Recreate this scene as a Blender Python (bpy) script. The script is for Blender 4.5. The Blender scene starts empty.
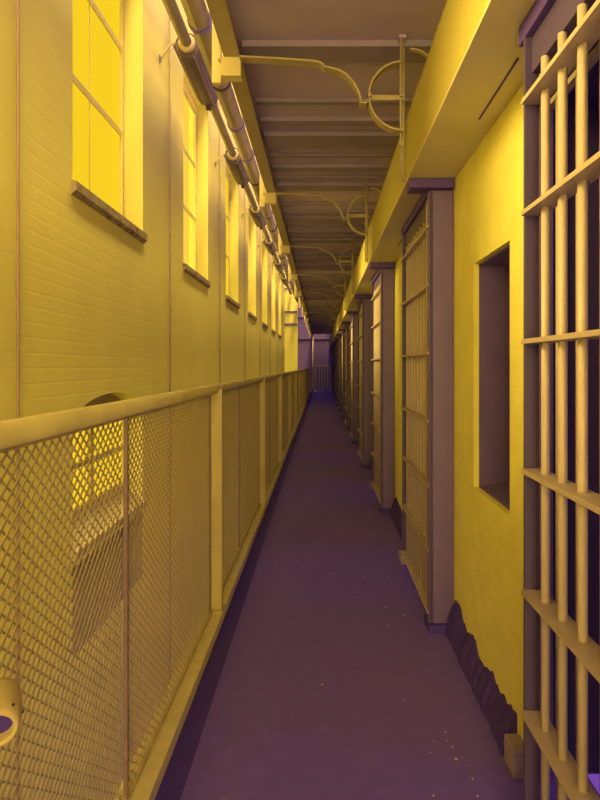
import bpy, bmesh, math, random
from mathutils import Vector, Matrix
random.seed(7)
sc = bpy.context.scene
COL = sc.collection
EYE = 1.25                      # eye height above the gallery floor
BAY = 2.35                      # structural bay along the gallery (+Y)

# ---------------------------------------------------------------- camera
cam = bpy.data.cameras.new('camera'); co = bpy.data.objects.new('camera', cam); COL.objects.link(co)
co.location = (0, 0, EYE); co.rotation_euler = (math.radians(90), 0, 0)
cam.sensor_width = 36; cam.lens = 620 / 800 * 36
cam.shift_x = -21 / 800; cam.shift_y = -34 / 800
cam.clip_start = .02; cam.clip_end = 200
sc.camera = co

# ---------------------------------------------------------------- world, light, exposure
w = bpy.data.worlds.new('world'); sc.world = w; w.use_nodes = True
bg = w.node_tree.nodes['Background']
bg.inputs[0].default_value = (.47, .16, 1, 1); bg.inputs[1].default_value = .38

def sun(name, rot, energy, color, angle):
    l = bpy.data.lights.new(name, 'SUN'); l.energy = energy; l.color = color; l.angle = math.radians(angle); l.cycles.use_multiple_importance_sampling = False
    o = bpy.data.objects.new(name, l); COL.objects.link(o); o.rotation_euler = rot
    return o
YEL = (1, .68, .18)
# soft daylight from the left, through the tall windows
d = Vector((1, .12, -.42)); sun('daylight', d.to_track_quat('-Z', 'Y').to_euler(), 86, YEL, 38)

def area(name, loc, rot, sx, sy, energy, color):
    l = bpy.data.lights.new(name, 'AREA'); l.shape = 'RECTANGLE'; l.size = sx; l.size_y = sy; l.energy = energy; l.color = color
    o = bpy.data.objects.new(name, l); COL.objects.link(o); o.location = loc; o.rotation_euler = rot
    return o
# long unseen fill light added overhead to brighten the left wall
area('overhead_fill', (.5, 12, 11.5), (0, math.radians(12), 0), 1.8, 40, 6600, YEL)
# unseen fill light added behind the viewer
area('rear_fill', (-.3, -3.9, 1.6), (math.radians(90), 0, 0), 1.6, 2.6, 250, YEL)

vs = sc.view_settings
vs.view_transform = 'Standard'; vs.look = 'None'; vs.exposure = 0; vs.gamma = 1; vs.use_curve_mapping = False
sc.cycles.max_bounces = 10; sc.cycles.diffuse_bounces = 6; sc.cycles.transparent_max_bounces = 16
sc.cycles.use_denoising = True

# ---------------------------------------------------------------- materials
def mat(name, color, rough=.6, var=.0, scale=6, bump=0, bscale=60, brick=None, second=None, metal=0, spec=.4, stain=None, speck=None):
    m = bpy.data.materials.new(name); m.use_nodes = True
    nt = m.node_tree; N = nt.nodes; L = nt.links
    b = N['Principled BSDF']
    b.inputs['Base Color'].default_value = (*color, 1); b.inputs['Roughness'].default_value = rough
    b.inputs['Metallic'].default_value = metal; b.inputs['Specular IOR Level'].default_value = spec
    geo = N.new('ShaderNodeNewGeometry')
    col = None
    if var:
        n = N.new('ShaderNodeTexNoise'); n.inputs['Scale'].default_value = scale; n.inputs['Detail'].default_value = 8
        L.new(geo.outputs['Position'], n.inputs['Vector'])
        r = N.new('ShaderNodeValToRGB'); r.color_ramp.elements[0].position = .3; r.color_ramp.elements[1].position = .7
        s = second or tuple(c * (1 - var) for c in color)
        r.color_ramp.elements[0].color = (*s, 1); r.color_ramp.elements[1].color = (*color, 1)
        L.new(n.outputs['Fac'], r.inputs['Fac']); col = r.outputs['Color']
    if stain:                                                   # (colour, scale, threshold) worn patches
        n = N.new('ShaderNodeTexNoise'); n.inputs['Scale'].default_value = stain[1]; n.inputs['Detail'].default_value = 12; n.inputs['Roughness'].default_value = .7
        L.new(geo.outputs['Position'], n.inputs['Vector'])
        r = N.new('ShaderNodeValToRGB'); r.color_ramp.elements[0].position = stain[2]; r.color_ramp.elements[1].position = stain[2] + .04
        L.new(n.outputs['Fac'], r.inputs['Fac'])
        mx = N.new('ShaderNodeMix'); mx.data_type = 'RGBA'
        L.new(r.outputs['Color'], mx.inputs['Factor'])
        if col: L.new(col, mx.inputs['A'])
        else: mx.inputs['A'].default_value = (*color, 1)
        mx.inputs['B'].default_value = (*stain[0], 1); col = mx.outputs['Result']
    if speck:                                                   # (colour, scale, size) small flecks
        n = N.new('ShaderNodeTexVoronoi'); n.inputs['Scale'].default_value = speck[1]
        L.new(geo.outputs['Position'], n.inputs['Vector'])
        r = N.new('ShaderNodeMath'); r.operation = 'LESS_THAN'; r.inputs[1].default_value = speck[2]
        L.new(n.outputs['Distance'], r.inputs[0])
        mx = N.new('ShaderNodeMix'); mx.data_type = 'RGBA'
        L.new(r.outputs[0], mx.inputs['Factor'])
        if col: L.new(col, mx.inputs['A'])
        else: mx.inputs['A'].default_value = (*color, 1)
        mx.inputs['B'].default_value = (*speck[0], 1); col = mx.outputs['Result']
    if col: L.new(col, b.inputs['Base Color'])
    h = None
    if brick:                                                   # painted brickwork as relief, laid in the Y-Z plane
        mp = N.new('ShaderNodeMapping'); mp.inputs['Rotation'].default_value = (0, math.radians(0), 0)
        sx = N.new('ShaderNodeSeparateXYZ'); cx = N.new('ShaderNodeCombineXYZ')
        L.new(geo.outputs['Position'], sx.inputs[0]); 
        ad = N.new('ShaderNodeMath'); ad.operation = 'ADD'; L.new(sx.outputs['X'], ad.inputs[0]); L.new(sx.outputs['Y'], ad.inputs[1])
        L.new(ad.outputs[0], cx.inputs['X']); L.new(sx.outputs['Z'], cx.inputs['Y'])
        bt = N.new('ShaderNodeTexBrick'); bt.inputs['Scale'].default_value = 1
        bt.inputs['Brick Width'].default_value = .20; bt.inputs['Row Height'].default_value = .062
        bt.inputs['Mortar Size'].default_value = .006; bt.inputs['Mortar Smooth'].default_value = .8
        bt.inputs['Color1'].default_value = (1, 1, 1, 1); bt.inputs['Color2'].default_value = (.8, .8, .8, 1); bt.inputs['Mortar'].default_value = (0, 0, 0, 1)
        L.new(cx.outputs[0], bt.inputs['Vector'])
        bp = N.new('ShaderNodeBump'); bp.inputs['Strength'].default_value = brick; bp.inputs['Distance'].default_value = .004
        L.new(bt.outputs['Color'], bp.inputs['Height']); h = bp
    if bump:
        n = N.new('ShaderNodeTexNoise'); n.inputs['Scale'].default_value = bscale; n.inputs['Detail'].default_value = 6
        L.new(geo.outputs['Position'], n.inputs['Vector'])
        bp = N.new('ShaderNodeBump'); bp.inputs['Strength'].default_value = bump; bp.inputs['Distance'].default_value = .004
        L.new(n.outputs['Fac'], bp.inputs['Height'])
        if h: L.new(h.outputs[0], bp.inputs['Normal'])
        h = bp
    if h: L.new(h.outputs[0], b.inputs['Normal'])
    return m

WALLL = mat('painted_brick_yellow', (.86, .84, .27), .7, .08, 2.2, .2, 40, brick=.10)
WALLR = mat('painted_brick_bright', (.92, .88, .24), .6, .10, 9, .3, 30, brick=.18, stain=((.72, .64, .3), 14, .68))
REVEAL = mat('plaster_reveal', (.92, .88, .12), .7, .05, 5)
CREAM = mat('cream_steel_paint', (.80, .72, .36), .45, .12, 7, .12, 90, spec=.5)
RAILP = mat('railing_paint', (.62, .55, .28), .4, .18, 9, .15, 90, spec=.5)
KERBP = mat('kerb_paint', (.92, .86, .50), .5, .18, 14, .2, 60, stain=((.5, .4, .4), 20, .66))
FBAR = mat('panel_edge_paint', (.24, .17, .22), .5, .2, 20)
MESHP = mat('expanded_metal_paint', (.48, .42, .29), .5, .15, 12)
FASC = mat('fascia_paint', (.55, .49, .12), .5, .05, 4)
DOORP = mat('cell_door_paint', (.47, .39, .33), .4, .12, 12, .1, 90, spec=.5)
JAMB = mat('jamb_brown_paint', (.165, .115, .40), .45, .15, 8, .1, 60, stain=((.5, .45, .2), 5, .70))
TRUNKP = mat('dull_pipe_paint', (.24, .21, .12), .55, .2, 10)
IRONP = mat('bracket_paint', (.46, .40, .27), .5, .15, 12)
DRUMP = mat('drum_paint', (.15, .12, .13), .5, .2, 10)
LINING = mat('lining_and_shade_paint', (.07, .048, .16), .5, .15, 8)
HANDRAIL = mat('dimmed_handrail_paint', (.52, .48, .22), .4, .2, 9, .1, 90)  # railing paint darkened to offset the overhead fill light
SOFF = mat('soffit_paint', (.66, .60, .40), .5, .1, 5)
CONDUIT = mat('conduit_paint', (.36, .27, .25), .5)
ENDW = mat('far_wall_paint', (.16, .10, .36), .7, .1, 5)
BEAMP = mat('edge_beam_paint', (.46, .39, .24), .5, .15, 8)
DARK = mat('dark_purple_paint', (.11, .06, .42), .6, .15, 8)
BROWN = mat('brown_ceiling_paint', (.52, .44, .80), .7, .25, 3, .2, 20, second=(.43, .35, .75), stain=((.20, .12, .5), 4, .70))
JOIST = mat('joist_paint', (.31, .26, .50), .6, .2, 5, .1, 40)
FLOORM = mat('worn_rubber_floor', (.185, .118, .80), .75, .15, 18, .9, 220, speck=((.30, .22, .6), 7, .035))
STRIP = mat('dark_strip', (.075, .038, .50), .6, .2, 20)  # dark purple tone of the strip beside the kerb
TAR = mat('old_tar_skirting', (.075, .04, .42), .8, .3, 30, .6, 60)
CONC = mat('worn_concrete', (.34, .27, .40), .8, .25, 20, .5, 60)
BOXP = mat('grey_box_paint', (.42, .37, .26), .5, .15, 8)
FITTINGP = mat('rusted_clamp', (.08, .055, .10), .7, .2, 20)  # dark colour of clamps, latch blocks and screws
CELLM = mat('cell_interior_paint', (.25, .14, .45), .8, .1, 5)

def glass_mat(clear):
    m = bpy.data.materials.new('frosted_daylit_glass'); m.use_nodes = True
    N = m.node_tree.nodes; L = m.node_tree.links; N.clear()
    o = N.new('ShaderNodeOutputMaterial'); e = N.new('ShaderNodeEmission'); t = N.new('ShaderNodeBsdfTransparent'); mx = N.new('ShaderNodeMixShader')
    n = N.new('ShaderNodeTexNoise'); n.inputs['Scale'].default_value = 1.3
    r = N.new('ShaderNodeValToRGB'); r.color_ramp.elements[0].color = (.96, .62, .012, 1); r.color_ramp.elements[1].color = (.99, .655, .016, 1)
    g = N.new('ShaderNodeNewGeometry'); L.new(g.outputs['Position'], n.inputs['Vector']); L.new(n.outputs['Fac'], r.inputs['Fac']); L.new(r.outputs['Color'], e.inputs['Color'])
    e.inputs['Strength'].default_value = .98 / ((1 - clear) * (1 + clear))
    mx.inputs[0].default_value = clear
    L.new(e.outputs[0], mx.inputs[1]); L.new(t.outputs[0], mx.inputs[2]); L.new(mx.outputs[0], o.inputs[0])
    return m
GLASS = glass_mat(.36); GLASS_DIM = glass_mat(.10)     # every second window made to pass less sun, so the lit patches alternate

# ---------------------------------------------------------------- helpers
class MB:
    def __init__(s): s.bm = bmesh.new()
    def box(s, x0, x1, y0, y1, z0, z1, bevel=0):
        vs_ = [s.bm.verts.new(p) for p in ((x0,y0,z0),(x1,y0,z0),(x1,y1,z0),(x0,y1,z0),(x0,y0,z1),(x1,y0,z1),(x1,y1,z1),(x0,y1,z1))]
        fs = [s.bm.faces.new([vs_[i] for i in f]) for f in ((3,2,1,0),(4,5,6,7),(0,1,5,4),(1,2,6,5),(2,3,7,6),(3,0,4,7))]
        if bevel:
            es = list({e for f in fs for e in f.edges})
            bmesh.ops.bevel(s.bm, geom=es, offset=bevel, segments=2, profile=.5, affect='EDGES')
        return s
    def tube(s, pts, r, n=16, caps=True):
        pts = [Vector(p) for p in pts]; rs = r if isinstance(r, (list, tuple)) else [r] * len(pts)
        rings = []; up = None
        for i, p in enumerate(pts):
            t = (pts[min(i + 1, len(pts) - 1)] - pts[max(i - 1, 0)]).normalized()
            if up is None: up = Vector((0, 0, 1)) if abs(t.z) < .9 else Vector((0, 1, 0))
            a = t.cross(up).normalized(); b_ = a.cross(t).normalized(); up = b_
            rings.append([s.bm.verts.new(p + (a * math.cos(2*math.pi*k/n) + b_ * math.sin(2*math.pi*k/n)) * rs[i]) for k in range(n)])
        for A, B in zip(rings, rings[1:]):
            for k in range(n):
                f = s.bm.faces.new((A[k], A[(k+1) % n], B[(k+1) % n], B[k])); f.smooth = n > 6
        if caps: s.bm.faces.new(rings[0][::-1]); s.bm.faces.new(rings[-1])
        return s
    def prism(s, poly, axis, a0, a1):
        # poly: 2-D outline; axis 'x': poly is (y,z); axis 'y': poly is (x,z)
        def P(u, v, a): return (a, u, v) if axis == 'x' else (u, a, v)
        A = [s.bm.verts.new(P(u, v, a0)) for u, v in poly]; B = [s.bm.verts.new(P(u, v, a1)) for u, v in poly]
        s.bm.faces.new(A); s.bm.faces.new(B[::-1]); n = len(poly)
        for k in range(n): s.bm.faces.new((A[k], B[k], B[(k+1) % n], A[(k+1) % n]))
        return s
    def strap(s, pts, y0, y1, th):                              # flat bar bent in the X-Z plane
        L_, R_ = [], []
        for i, p in enumerate(pts):
            a = Vector(pts[max(i-1, 0)]); b_ = Vector(pts[min(i+1, len(pts)-1)]); t = (b_ - a).normalized(); nn = Vector((-t.y, t.x)) * th / 2
            L_.append((p[0] + nn.x, p[1] + nn.y)); R_.append((p[0] - nn.x, p[1] - nn.y))
        rows = []
        for (l, r) in zip(L_, R_):
            rows.append([s.bm.verts.new((l[0], y0, l[1])), s.bm.verts.new((r[0], y0, r[1])), s.bm.verts.new((r[0], y1, r[1])), s.bm.verts.new((l[0], y1, l[1]))])
        for A, B in zip(rows, rows[1:]):
            for k in range(4): s.bm.faces.new((A[k], A[(k+1) % 4], B[(k+1) % 4], B[k]))
        s.bm.faces.new(rows[0][::-1]); s.bm.faces.new(rows[-1])
        return s
    def build(s, name, m, parent=None, loc=None):
        bmesh.ops.recalc_face_normals(s.bm, faces=s.bm.faces[:])
        me = bpy.data.meshes.new(name); s.bm.to_mesh(me); s.bm.free(); me.materials.append(m)
        o = bpy.data.objects.new(name, me); COL.objects.link(o)
        if parent: o.parent = parent
        if loc: o.location = loc
        return o
def tag(o, label, cat=None, group=None, kind=None):
    if label: o['label'] = label
    if cat: o['category'] = cat
    if group: o['group'] = group
    if kind: o['kind'] = kind
    return o
def struct(o, label, cat, group=None): return tag(o, label, cat, group, 'structure')
def empty(name, loc):
    o = bpy.data.objects.new(name, None); COL.objects.link(o); o.location = loc; o.empty_display_size = .1; return o
def copy_tree(o, parent=None):
    c = o.copy(); COL.objects.link(c)
    if parent: c.parent = parent
    for ch in list(o.children): copy_tree(ch, c)
    return c
ORD = ['nearest', 'second', 'third', 'fourth', 'fifth', 'sixth', 'seventh', 'eighth', 'ninth', 'tenth', 'eleventh', 'twelfth', 'thirteenth', 'fourteenth']
def nth(i): return ORD[i] if i == 0 else ORD[i] + ' nearest'
E = EYE
Y_END = 32.0

# ---------------------------------------------------------------- floors
struct(MB().box(-.56, .66, -4, Y_END, -.12, 0).build('floor', FLOORM), 'dark mauve gallery walkway floor with a pebbled surface', 'floor')
struct(MB().box(-.485, -.405, -4, Y_END - .05, 0, .0025).build('trim_1', STRIP), 'dark strip along the walkway edge beside the kerb', 'trim')
struct(MB().box(-.575, -.478, -4, Y_END - .05, 0, .05, .004).box(-.565, -.555, -4, Y_END - .05, -.22, .055).build('trim_2', KERBP), 'yellow steel kerb under the mesh railing', 'kerb')
struct(MB().box(-1.5, 2.6, -4, Y_END, -2.9, -2.75).build('floor_lower', CONC), 'floor of the level below, seen through the railing mesh', 'floor')

# ---------------------------------------------------------------- left wall with tall windows and arched windows below
XW = -1.17; TH = .17
W0, W1 = 2.92, 4.07
wl = MB(); Z0, Z1 = -2.75, 13.0
UZ0, UZ1 = E + .86, E + 2.70
LZ0, LZC, LZS = E - 1.38, E - .15, E - .29           # recess foot, arch crown, arch spring
bays = list(range(-2, 7))
def pier(y0, y1): wl.box(XW - TH, XW, y0, y1, Z0, Z1)
prev = -4
for i in bays:
    y0, y1 = W0 + BAY * i, W1 + BAY * i
    pier(prev, y0); prev = y1
    if i != 0:
        wl.box(XW - TH, XW, y0, y1, Z0, UZ0); wl.box(XW - TH, XW, y0, y1, UZ1, Z1); continue
    wl.box(XW - TH, XW, y0, y1, Z0, LZ0)
    wl.box(XW - TH, XW, y0, y1, UZ1, Z1)
    arc = [(y0 + (y1 - y0) * (1 - math.cos(t * math.pi / 24)) / 2, LZS + (LZC - LZS) * math.sin(t * math.pi / 24)) for t in range(25)]
    # split the part above the arch into convex strips
    for a, b in zip(arc, arc[1:]):
        wl.prism([(a[0], a[1]), (b[0], b[1]), (b[0], UZ0), (a[0], UZ0)], 'x', XW - TH, XW)
pier(prev, 20)
bmesh.ops.remove_doubles(wl.bm, verts=wl.bm.verts[:], dist=1e-4)
# drop doubled inner faces between strips
seen = {}
for f in list(wl.bm.faces):
    k = tuple(sorted(round(v.co.x, 3) * 1e6 + round(v.co.y, 3) * 1e3 + round(v.co.z, 3) for v in f.verts)); seen.setdefault(k, []).append(f)
kill = [f for fs in seen.values() if len(fs) > 1 for f in fs]
bmesh.ops.delete(wl.bm, geom=kill, context='FACES_ONLY')
struct(wl.build('wall_left', WALLL), 'tall yellow painted brick wall across the open well, pierced by windows', 'wall')
struct(MB().box(XW - TH - .3, -.76, 20.01, 20.3, Z0, Z1).build('wall_left_return', WALLL), 'yellow wall return beyond the last tall window', 'wall')
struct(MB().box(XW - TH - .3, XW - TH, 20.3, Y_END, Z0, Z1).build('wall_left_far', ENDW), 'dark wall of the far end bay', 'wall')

for i in bays:
    y0, y1 = W0 + BAY * i, W1 + BAY * i
    n = i + 3
    seq = ('first', 'second', 'third', 'fourth', 'fifth', 'sixth', 'seventh')[max(i, 0)]
    root = struct(empty('window_%d' % n, (XW - .14, (y0 + y1) / 2, UZ0)), ('%s tall bright window along the left wall' % seq) if i >= 0 else 'tall bright window behind the viewer', 'window')
    w2 = (y1 - y0) / 2; H = UZ1 - UZ0
    MB().box(-.006, 0, -w2 + .03, w2 - .03, .04, H - .03).build('pane', GLASS if i % 2 else GLASS_DIM, root)
    MB().box(-.05, .02, -w2, -w2 + .035, 0, H).box(-.05, .02, w2 - .035, w2, 0, H).box(-.05, .02, -w2 + .035, w2 - .035, H - .035, H).box(-.05, .02, -w2 + .035, w2 - .035, 0, .045).build('window_frame', CREAM, root)
    mu = MB()
    for z in (.65, 1.20, 1.75): mu.box(.002, .016, -w2 + .03, w2 - .03, z - .016, z + .016)
    mu.box(.002, .008, -.002, .002, .04, H - .03)
    mu.build('glazing_bar', CREAM, root)
    # worn sloping sill
    s = MB(); ny = 24
    s.prism([(-.0, .05), (.15, .012), (.165, .008), (.165, -.035), (.14, -.055), (-.0, -.04)], 'y', -w2 - .02, w2 + .02)
    s.build('window_sill', mat('sill_paint', (.45, .38, .26), .7, .4, 20, .6, 40, stain=((.14, .08, .16), 16, .55)) if i == bays[0] else bpy.data.materials['sill_paint'], root)
    # lower arched window
    if i != 0: continue
    root = struct(empty('window_%d' % (n + 20), (XW - .14, (y0 + y1) / 2, E - .86)), ('%s low arched window seen behind the railing mesh' % seq) if i >= 0 else 'low arched window behind the viewer', 'window')
    zb = E - .86
    MB().box(-.006, 0, -w2, w2, .10, .61).build('pane', GLASS_DIM, root)
    outline = [(-w2, .605), (w2, .605)] + [(w2 * math.cos(t * math.pi / 20), LZS - zb + (LZC - LZS) * math.sin(t * math.pi / 20)) for t in range(21)]
    MB().prism(outline, 'x', -.03, .02).build('arch_board', BOXP, root)
    fr = MB()
    for z in (.33,): fr.box(.001, .02, -w2 + .01, w2 - .01, z - .012, z + .012)
    fr.box(.001, .022, -.015, .015, .1, .55).box(-.03, .03, -w2, w2, .06, .11)
    fr.build('glazing_bar', CREAM, root)
    MB().prism([(-.03, .06), (.03, .06), (.13, -.02), (.16, -.02), (.16, -.06), (-.03, -.06)], 'y', -w2, w2 + .01).build('window_sill', BOXP, root)
    MB().box(-.028, .139, -w2, w2, LZ0 - zb, -.09).build('recess_panel', BOXP, root)

# conduits up the wall
for k in range(8):
    y = 2.38 + BAY * k
    if k: y += .05
    if y > 19: break
    o = MB().tube([(0, 0, 0), (0, 0, 7.5)], .006, 8).build('wall_conduit', CONDUIT, None, (XW + .007, y, -2.0))
    for z in ():
        pass
    tag(o, '%s thin vertical conduit on the yellow window wall' % nth(k), 'conduit', 'conduits between the tall windows')

# ---------------------------------------------------------------- right wall: piers, wall openings, cell doorways
XR = .63; D0, D1 = .58, 1.575                 # sliding door near / far edge in a bay
N0, N1 = 2.07, 2.56                          # opening in the pier
NZ0, NZ1 = E - .50, E + .42
wr = MB(); TOP = E + 1.6; T2 = .32
def wbox(y0, y1, z0, z1): wr.box(XR, XR + T2, y0, y1, z0, z1)
nb = 13
for i in range(-2, nb):
    b = BAY * i
    ys = 1.91 + b; yn0 = N0 + b; yn1 = N1 + b; ye = D0 + b + BAY + .02
    if ye > Y_END: ye = Y_END
    if yn1 < Y_END - .2:
        wbox(ys, yn0, 0, TOP); wbox(yn1, ye, 0, TOP); wbox(yn0, yn1, 0, NZ0); wbox(yn0, yn1, NZ1, TOP)
    else: wbox(ys, Y_END, 0, TOP)
    wbox(D0 + b + .02, D0 + b + .36, 0, TOP)
    wbox(D0 + b + .36, ys, E + .80, TOP)
struct(wr.build('wall_right', WALLR), 'bright yellow painted brick wall between the cell doors', 'wall')
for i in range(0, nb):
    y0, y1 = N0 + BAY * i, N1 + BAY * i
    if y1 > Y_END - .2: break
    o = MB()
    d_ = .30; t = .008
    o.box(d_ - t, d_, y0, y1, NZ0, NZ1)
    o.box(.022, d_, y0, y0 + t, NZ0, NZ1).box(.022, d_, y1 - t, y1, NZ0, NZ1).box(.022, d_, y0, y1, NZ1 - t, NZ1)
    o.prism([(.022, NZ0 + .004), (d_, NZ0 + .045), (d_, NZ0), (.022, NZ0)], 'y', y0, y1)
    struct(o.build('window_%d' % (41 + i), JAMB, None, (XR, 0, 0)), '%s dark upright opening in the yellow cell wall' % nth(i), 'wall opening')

# crumbling black skirting, jagged along its top edge
def skirting(y0, y1, seed):
    rnd = random.Random(seed); bm = bmesh.new(); y = y0; rows = []
    ph = rnd.random() * 9
    while y < y1 + 1e-6:
        top = .125 + .022 * math.sin(y * 5 + ph) + .02 * math.sin(y * 23 + ph) * (math.sin(y * 3.1 + ph) > 0) + rnd.uniform(-.009, .009)
        rows.append([bm.verts.new((XR - .045 - rnd.uniform(0, .008), y, .001)), bm.verts.new((XR - .030 - rnd.uniform(0, .008), y, top * .45)), bm.verts.new((XR - .004, y, top)), bm.verts.new((XR + .01, y, top)), bm.verts.new((XR + .01, y, .001))])
        y += .022
    for A, B in zip(rows, rows[1:]):
        for k in range(5): bm.faces.new((A[k], A[(k+1) % 5], B[(k+1) % 5], B[k]))
    bm.faces.new(rows[0]); bm.faces.new(rows[-1][::-1])
    m = MB(); m.bm.free(); m.bm = bm
    return m
for i in range(0, nb):
    y0, y1 = 1.99 + BAY * i, min(2.90 + BAY * i, Y_END - .02)
    struct(skirting(y0, y1, 5 + i).build('baseboard_right' if i == 0 else 'baseboard_right.%03d' % i, TAR), '%s stretch of ragged black skirting along the cell wall' % nth(i), 'skirting')

# doorway linings behind the sliding doors
for i in range(0, nb):
    b = BAY * i
    o = MB().box(.006, T2, 1.90, 1.91, 0, E + .80).box(.006, T2, D0 + .36, D0 + .37, 0, E + .80).box(.006, T2, D0 + .37, 1.90, E + .79, E + .80)
    struct(o.build('door_%d' % (i + 1), LINING, None, (XR, b, 0)), '%s dark steel doorway lining in the cell wall' % nth(i), 'doorway')
    struct(MB().box(-.050, 0, 1.87, 1.97, 0, .085, .006).build('trim_%d' % (300 + i), CONC, None, (XR, b, 0)), '%s pale concrete block at the foot of the doorway' % nth(i), 'block')

# cells behind the doorways
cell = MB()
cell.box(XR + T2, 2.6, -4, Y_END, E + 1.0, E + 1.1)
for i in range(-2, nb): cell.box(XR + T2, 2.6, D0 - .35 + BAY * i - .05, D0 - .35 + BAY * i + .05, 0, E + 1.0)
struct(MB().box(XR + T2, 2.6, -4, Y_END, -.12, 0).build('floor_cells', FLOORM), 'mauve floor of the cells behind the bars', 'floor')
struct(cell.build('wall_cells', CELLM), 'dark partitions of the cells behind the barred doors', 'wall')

# ---------------------------------------------------------------- ceiling, joists, left beam, fascia
CZ = E + 1.60
struct(MB().box(-.46, 2.6, -4, Y_END - 1.2, CZ, CZ + .15).build('ceiling', BROWN), 'stained brown underside of the gallery above', 'ceiling')
jn = 0
for i in range(0, nb):
    for off, wd, dp in ((.0, .17, .032), (.66, .05, .022), (.93, .09, .03), (1.17, .26, .035), (1.62, .05, .02), (1.86, .12, .03), (2.16, .05, .02)):
        y = 3.04 + BAY * i + off
        if y + wd > Y_END - 1.2: continue
        struct(MB().box(-.39, .60, y, y + wd, CZ - dp, CZ, .003).build('trim_%d' % (10 + jn), JOIST), '%s across the brown ceiling in the %s bay' % ({.0: 'leading joist', .66: 'first narrow batten', .93: 'narrow board', 1.17: 'widest joist', 1.62: 'second narrow batten', 1.86: 'medium board', 2.16: 'last narrow batten'}[off], nth(i)), 'joist', 'joists under the ceiling'); jn += 1
# stub of ceiling ahead of first bay
bz = E + 1.50
beam = MB().box(-.473, -.393, -4, Y_END, bz, bz + .014, .002).box(-.442, -.428, -4, Y_END, bz + .014, bz + .24).box(-.473, -.393, -4, Y_END, bz + .24, bz + .254)
struct(beam.build('trim_3', BEAMP), 'long cream steel edge beam carrying the gallery above', 'beam')

FX = .413; FZ0, FZ1 = E + .88, E + 1.19
f = MB(); s = MB(); y = 1.79 - 2 * BAY
while y < Y_END:
    y2 = min(y + BAY, Y_END)
    f.box(FX, FX + .014, y + .003, y2 - .003, FZ0 + .012, FZ1, .002)
    y += BAY
f.box(FX + .012, FX + .02, -4, Y_END, FZ0 + .012, FZ1)
f.box(FX, FX + .10, -2.8, Y_END, FZ1, FZ1 + .008)
struct(f.build('trim_4', FASC), 'bright yellow steel fascia over the cell doors', 'fascia')
s.box(FX - .004, XR, -2.8, Y_END, FZ0, FZ0 + .012, .001)
so = struct(s.build('trim_5', SOFF), 'flat yellow soffit joining the fascia to the cell wall', 'soffit')
for i in range(-1, nb):
    MB().box(.560, .567, 1.77 + BAY * i, 2.21 + BAY * i, FZ0 - .0015, FZ0 + .002).build('slot', STRIP, so)

# ---------------------------------------------------------------- far end
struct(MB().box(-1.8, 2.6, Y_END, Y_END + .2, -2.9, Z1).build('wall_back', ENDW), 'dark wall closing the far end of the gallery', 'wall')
struct(MB().box(-1.47, .62, Y_END - .12, Y_END - .02, E + 1.38, E + 1.50).box(-1.47, -.47, Y_END - .12, Y_END - .02, E + 2.5, E + 2.6).build('trim_6', JAMB), 'brown cross beam at the far end of the gallery', 'beam')
g = empty('end_gate', (.1, Y_END - .3, 0)); tag(g, 'low mauve gate closing the far end of the walkway', 'gate')
MB().box(-.36, .36, 0, .04, .06, 1.22).build('gate_panel', JAMB, g)
MB().box(-.40, -.36, -.02, .05, 0, 1.28).box(.36, .40, -.02, .05, 0, 1.28).box(-.36, .36, -.02, .05, 1.22, 1.28).build('gate_frame', BOXP, g)
for k in range(4):
    MB().box(-.20 + .14 * k, -.17 + .14 * k, -.02, 0, .06, 1.22).build('gate_bar', BOXP, g)
o = tag(MB().tube([(0, 0, 0), (0, 0, 1.5 + E)], .035, 12).build('steel_column', CREAM, None, (-.42, Y_END - .5, 0)), 'slim yellow column at the far end of the railing', 'column')
for k, z in enumerate((1.35, 1.75, 2.5)):
    struct(MB().box(XW, -.76, 19.95, 20.01, E + z - .02, E + z + .02).build('trim_%d' % (200 + k), JAMB), '%s ledge on the wall return past the windows' % ('lowest', 'middle', 'highest')[k], 'ledge')

# ---------------------------------------------------------------- railing
rail = empty('mesh_railing', (-.52, 0, .05)); tag(rail, 'long yellow pipe railing with diamond mesh panels on the left', 'railing')
RT = E - .1125 - .05
MB().tube([(0, y, RT) for y in (-1.7, 6, 14, 22, 31.4)], .0225, 20).build('top_rail', HANDRAIL, rail)
def mesh_panel(length, name):
    h0, h1 = .012, RT - .018
    m = MB(); H = h1 - h0; dv, dh = .028, .036; k = dv / dh; r = .0019
    def wire(p, q, off):
        a = Vector((off, p[0], p[1])); b = Vector((off, q[0], q[1])); t = (b - a).normalized(); nrm = Vector((1, 0, 0)); u = t.cross(nrm) * r; v = nrm * r * .7
        A = [m.bm.verts.new(a + s1 * u + s2 * v) for s1, s2 in ((-1,-1),(1,-1),(1,1),(-1,1))]; B = [m.bm.verts.new(b + s1 * u + s2 * v) for s1, s2 in ((-1,-1),(1,-1),(1,1),(-1,1))]
        for j in range(4): m.bm.faces.new((A[j], A[(j+1) % 4], B[(j+1) % 4], B[j]))
    c = -k * length
    while c < H:
        for sgn in (1, -1):
            # line z = c + k*y for y in [0, length], mirrored for sgn -1
            ya = max(0, -c / k); yb = min(length, (H - c) / k)
            if yb - ya > .01:
                P = (ya, c + k * ya); Q = (yb, c + k * yb)
                if sgn < 0: P = (length - P[0], P[1]); Q = (length - Q[0], Q[1])
                wire((P[0], h0 + P[1]), (Q[0], h0 + Q[1]), -.015 + .0012 * sgn)
        c += dv
    return m.build('mesh_panel', MESHP, rail)
LA, LB = 1.66 - .735, 3.00 - 1.70
pa = mesh_panel(LA, 'a'); pb = mesh_panel(LB, 'b')
def frame_bar(): return MB().box(-.021, -.009, -.004, .004, 0, RT - .02).build('frame_bar', FBAR, rail)
fb = frame_bar()
post = MB().box(-.024, .033, -.006, .006, 0, RT).box(-.02, -.01, 0, .03, 0, RT).box(-.03, .04, -.03, .06, 0, .006).build('post', RAILP, rail)
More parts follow.
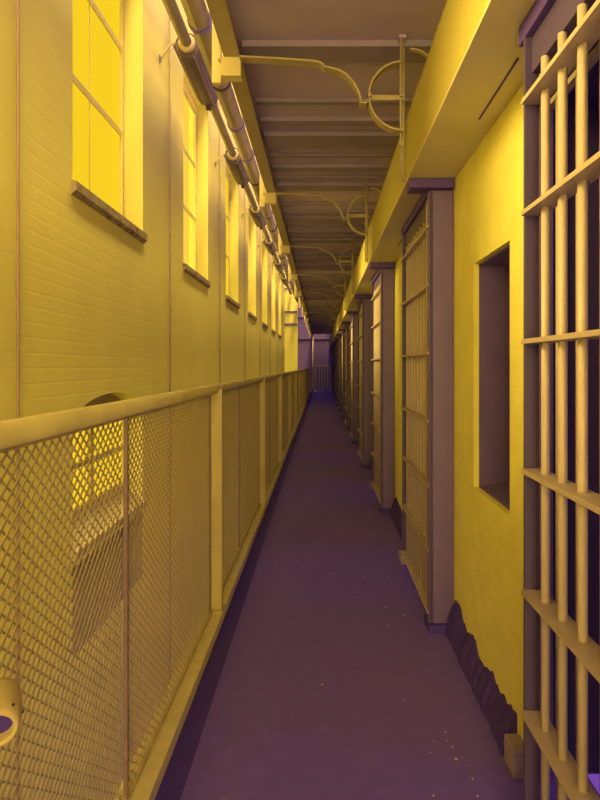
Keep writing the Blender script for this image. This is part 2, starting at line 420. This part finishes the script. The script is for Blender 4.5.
sm = MB().box(-.022, -.008, 0, 2.29, 0, .014).box(-.021, -.009, 0, 2.29, RT - .032, RT - .02).build('panel_channel', RAILP, rail)
first = True
for i in range(-1, 13):
    yb = .70 + BAY * i
    def put(o, y):
        if o.get('used'): o = o.copy(); COL.objects.link(o)
        o['used'] = 1; o.location = (0, y, 0); return o
    put(post, yb)
    if yb + BAY > Y_END: break
    put(sm, yb + .03); put(pa, yb + .035); put(fb, yb + .965 + .035); put(pb, yb + 1.00); put(fb, yb + 2.28)
for o in list(bpy.data.objects):
    if 'used' in o: del o['used']

# ---------------------------------------------------------------- sliding cell doors
HB = (-1.17, -.874, -.569, -.264, .061, .384, .664)
def cell_door():
    r = empty('cell_door', (.532, D0, 0))
    W = D1 - D0
    # camera-side jamb closing the gap to the wall
    MB().box(-.020, .094, 0, .012, .03, E + .83, .001).box(-.022, .0, 0, .05, .03, E + .83, .002).build('jamb', JAMB, r)
    MB().box(-.018, .018, W - .012, W, .03, E + .83, .001).build('far_stile', LINING, r)  # stile out of the light, its shade put into the dark colour
    MB().box(-.022, .0, .052, .085, .06, E + .80, .002).build('near_stile', DOORP, r)
    MB().box(-.018, .094, .08, W + .04, E + .83, E + .879, .003).box(-.115, .094, -.03, .08, E + .835, E + .879, .003).build('header', DARK, r)
    MB().box(.0, .05, .01, W - .01, E + .738, E + .829, .001).build('top_plate', LINING, r)
    for z in HB:
        MB().box(-.028, .028, .012, W - .012, E + z - .006, E + z + .006, .001).build('crossbar', DOORP, r)
    n = 9
    for k in range(n):
        y = W - .105 * (k + .9)
        if y < .09: break
        MB().tube([(.004, y, .07), (.004, y, E + .738)], .0105, 12).build('bar', DOORP, r)
    MB().box(-.03, .094, -.03, .10, 0, .035, .004).build('foot_block', TAR, r)
    MB().box(-.03, .02, W - .03, W + .09, 0, .06, .006).build('floor_stop', CONC, r)
    return r
door = cell_door()
# inner fixed grille in the wall plane
def grille():
    r = empty('cell_grille', (XR + .05, .97, 0)); W = .90
    for z in (-1.15, .77): MB().box(-.012, .012, .02, W - .02, E + z - .008, E + z + .008).build('crossbar', DOORP, r)
    for k in range(6):
        y = .10 + .14 * k
        MB().tube([(0, y, .01), (0, y, E + .795)], .010, 10).build('bar', DOORP, r)
    MB().box(-.02, .02, 0, .02, 0, E + .785).box(-.02, .02, W, W + .02, 0, E + .785).build('side_frame', JAMB, r)
    return r
gr = grille()
for i in range(nb):
    if D1 + BAY * i > Y_END: break
    a = door if i == 0 else copy_tree(door); b = gr if i == 0 else copy_tree(gr)
    a.location = (.532, D0 + BAY * i, 0); b.location = (XR + .05, .97 + BAY * i, 0)
    where = 'cut off by the right edge of the photo' if i == 0 else 'down the right side of the walkway'
    tag(a, '%s barred steel sliding cell door, %s' % (nth(i), where), 'cell door', 'barred sliding cell doors')
    tag(b, 'fixed inner bars behind the %s cell door' % nth(i), 'grille', 'inner grilles behind the cell doors')

# ---------------------------------------------------------------- scrolled iron brackets hung under the ceiling
def bracket():
    r = empty('scroll_bracket', (0, 3.0, E + .88))
    b = .88
    P = [(-.392, 1.485), (-.2, 1.475), (-.03, 1.462), (0, 1.455), (.018, 1.435), (.05, 1.43), (.09, 1.418), (.125, 1.395), (.155, 1.362), (.176, 1.325), (.188, 1.29), (.192, 1.262), (.215, 1.262), (.232, 1.285)]
    MB().strap([(x, z - b) for x, z in P], -.03, .03, .009).build('scroll_arm', IRONP, r)
    cx, cz, R = .395, 1.297, .165
    MB().strap([(cx + R * math.cos(math.radians(a)), cz - b + R * math.sin(math.radians(a))) for a in range(95, 271, 7)], -.03, .03, .009).build('ring', IRONP, r)
    MB().box(cx - R, cx + .01, -.006, .006, cz - b - .012, cz - b + .012).build('ring_bar', IRONP, r)
    for x in (.386, .4025):
        MB().tube([(x, .028 * (x > .39), .02), (x, .028 * (x > .39), 1.60 - b - .005)], .006, 10).build('hanger_rod', IRONP, r)
    MB().box(.375, .41, -.012, .045, 1.585 - b, 1.598 - b).build('ceiling_plate', BROWN, r)
    MB().strap([(.43 + .1 * math.sin(t), 1.53 - b - .07 * (1 - math.cos(t))) for t in [j * .25 for j in range(7)]], -.012, .012, .008).build('scroll_tail', IRONP, r)
    for x, z in ((.2335, 1.297), (.386, 1.297), (.386, 1.132), (.386, 1.06)):
        MB().tube([(x, -.038, z - b), (x, -.028, z - b)], .009, 10).build('rivet', IRONP, r)
    return r
br = bracket()
def edge_bracket():
    r = empty('beam_bracket', (-.44, 3.0, E + 1.50))
    MB().box(-.045, .052, .0, .07, -.094, -.002, .003).build('box', CREAM, r)
    MB().box(-.092, -.048, .02, .05, -.12, .9, .002).build('upright', CREAM, r)
    MB().box(-.06, -.03, .01, .03, -.02, -.005).build('bolt_plate', BOXP, r)
    return r
eb = edge_bracket()
for i in range(12):
    a = br if i == 0 else copy_tree(br); a.location = (0, 3.0 + BAY * i, E + .88)
    tag(a, '%s scrolled iron bracket and hanger rods under the brown ceiling' % nth(i), 'bracket', 'scrolled iron brackets under the ceiling')
    b = eb if i == 0 else copy_tree(eb); b.location = (-.44, 3.0 + BAY * i, E + 1.50)
    tag(b, '%s cream box bracket bolted under the left edge beam' % nth(i), 'bracket', 'box brackets on the edge beam')

# ---------------------------------------------------------------- pipe run with fat canisters outside the edge beam
PX, PZ = -.97, E + 2.33
pr = empty('overhead_pipe', (PX, .5, PZ)); tag(pr, 'long yellow pipe with fat drums running high beside the windows', 'pipe')
MB().tube([(0, 0, 0), (0, 19.4, 0)], .04, 16).build('pipe', TRUNKP, pr)
def drum():
    r = MB().tube([(0, 0, 0), (0, .02, 0), (0, .80, 0), (0, .83, 0)], [.085, .10, .10, .08], 24).build('drum', DRUMP, pr)
    MB().tube([(0, -.05, 0), (0, -.03, 0), (0, .0, 0)], [.05, .062, .062], 20).build('end_cap', CREAM, r)
    for a in range(0, 360, 60):
        x, z = .103 * math.cos(math.radians(a)), .103 * math.sin(math.radians(a))
        MB().tube([(x, 0, z), (x, .82, z)], .006, 6).build('tie_rod', CONDUIT, r)
    MB().tube([(0, .83, 0), (0, .86, 0)], .085, 16).box(-.02, .02, .82, .87, -.12, .12, .004).build('clamp', FITTINGP, r)
    MB().tube([(-.04, .01, .03), (-.125, .02, .02), (XW - PX + .012, .0, -.10)], .008, 8).build('wall_stay', CREAM, r)
    MB().box(XW - PX + .001, XW - PX + .008, -.02, .02, -.12, -.08).build('stay_plate', JAMB, r)
    return r
dr = drum()
for i in range(6):
    a = dr if i == 0 else copy_tree(dr, pr); a.location = (0, 4.0 + BAY * i, 0)

tr = empty('cable_trunk', (-.73, -3.5, E + 2.08)); tag(tr, 'brown round cable trunk between the edge beam and the drummed pipe', 'trunk')
MB().tube([(0, 0, 0), (0, 23.3, 0)], .065, 16).build('trunk_pipe', TRUNKP, tr)
for k in range(28):
    MB().tube([(0, 0, 0), (0, .035, 0)], .074, 16).box(-.012, .012, .005, .03, .06, .12).build('trunk_clamp', FITTINGP if k % 3 == 0 else JAMB, tr, (0, .9 + .79 * k, 0))

# dark head brackets at the window tops
for i in range(1, 7):
    y = W1 + BAY * i
    o = MB().box(0, .10, -.10, .02, -.05, .03, .004).tube([(.05, -.06, -.09), (.05, -.06, -.05)], .02, 10).build('window_latch', FITTINGP, None, (XW, y, UZ1))
    tag(o, 'dark latch block at the head of the %s tall window' % ('first', 'second', 'third', 'fourth', 'fifth', 'sixth', 'seventh')[i], 'latch', 'latch blocks at the window heads')

# pipe fitting fixed to the railing, lower left
m = MB()
n = 24
def ring(rad, off, tilt=None): return [m.bm.verts.new((off, math.cos(2*math.pi*k/n) * rad * .9, math.sin(2*math.pi*k/n) * rad)) for k in range(n)]
prof = [(.025, -.07), (.042, -.065), (.046, -.05), (.046, .0), (.044, .022), (.039, .030), (.033, .031), (.030, .026), (.029, -.030)]
rg = [ring(a, b) for a, b in prof]
for A, B in zip(rg, rg[1:]):
    for k in range(n):
        f_ = m.bm.faces.new((A[k], A[(k+1) % n], B[(k+1) % n], B[k])); f_.smooth = True
so_ = m.build('pipe_socket', RAILP, rail); r = so_; so_.location = (.052, .90, E - .512 - .05)
MB().tube([(-.010, 0, 0), (.008, 0, 0)], .0285, 20).build('bore_shade', STRIP, r)  # dark disc painted in for the shade inside the hole
for a in (20, 55):
    MB().tube([(.012, .044 * math.cos(math.radians(a)), .045 * math.sin(math.radians(a))), (.012, .048 * math.cos(math.radians(a)), .042 * math.sin(math.radians(a)))], .003, 8).build('screw', FITTINGP, r)
r.rotation_euler = (0, math.radians(14), math.radians(-66)); r.scale = (.74, .74, .74)

# bits of grit and paint flakes on the floor
rnd = random.Random(3)
fl = MB()
for k in range(46):
    y = 1.3 + rnd.random() ** 1.6 * 5; x = rnd.uniform(.25, .46) if rnd.random() < .6 else rnd.uniform(-.36, .46); q = rnd.uniform(.0015, .0045)
    fl.tube([(x, y, 0), (x, y, .002)], q, 5)
tag(fl.build('paint_flake', CREAM), 'pale paint flakes and grit scattered on the mauve floor', 'grit', None, 'stuff')
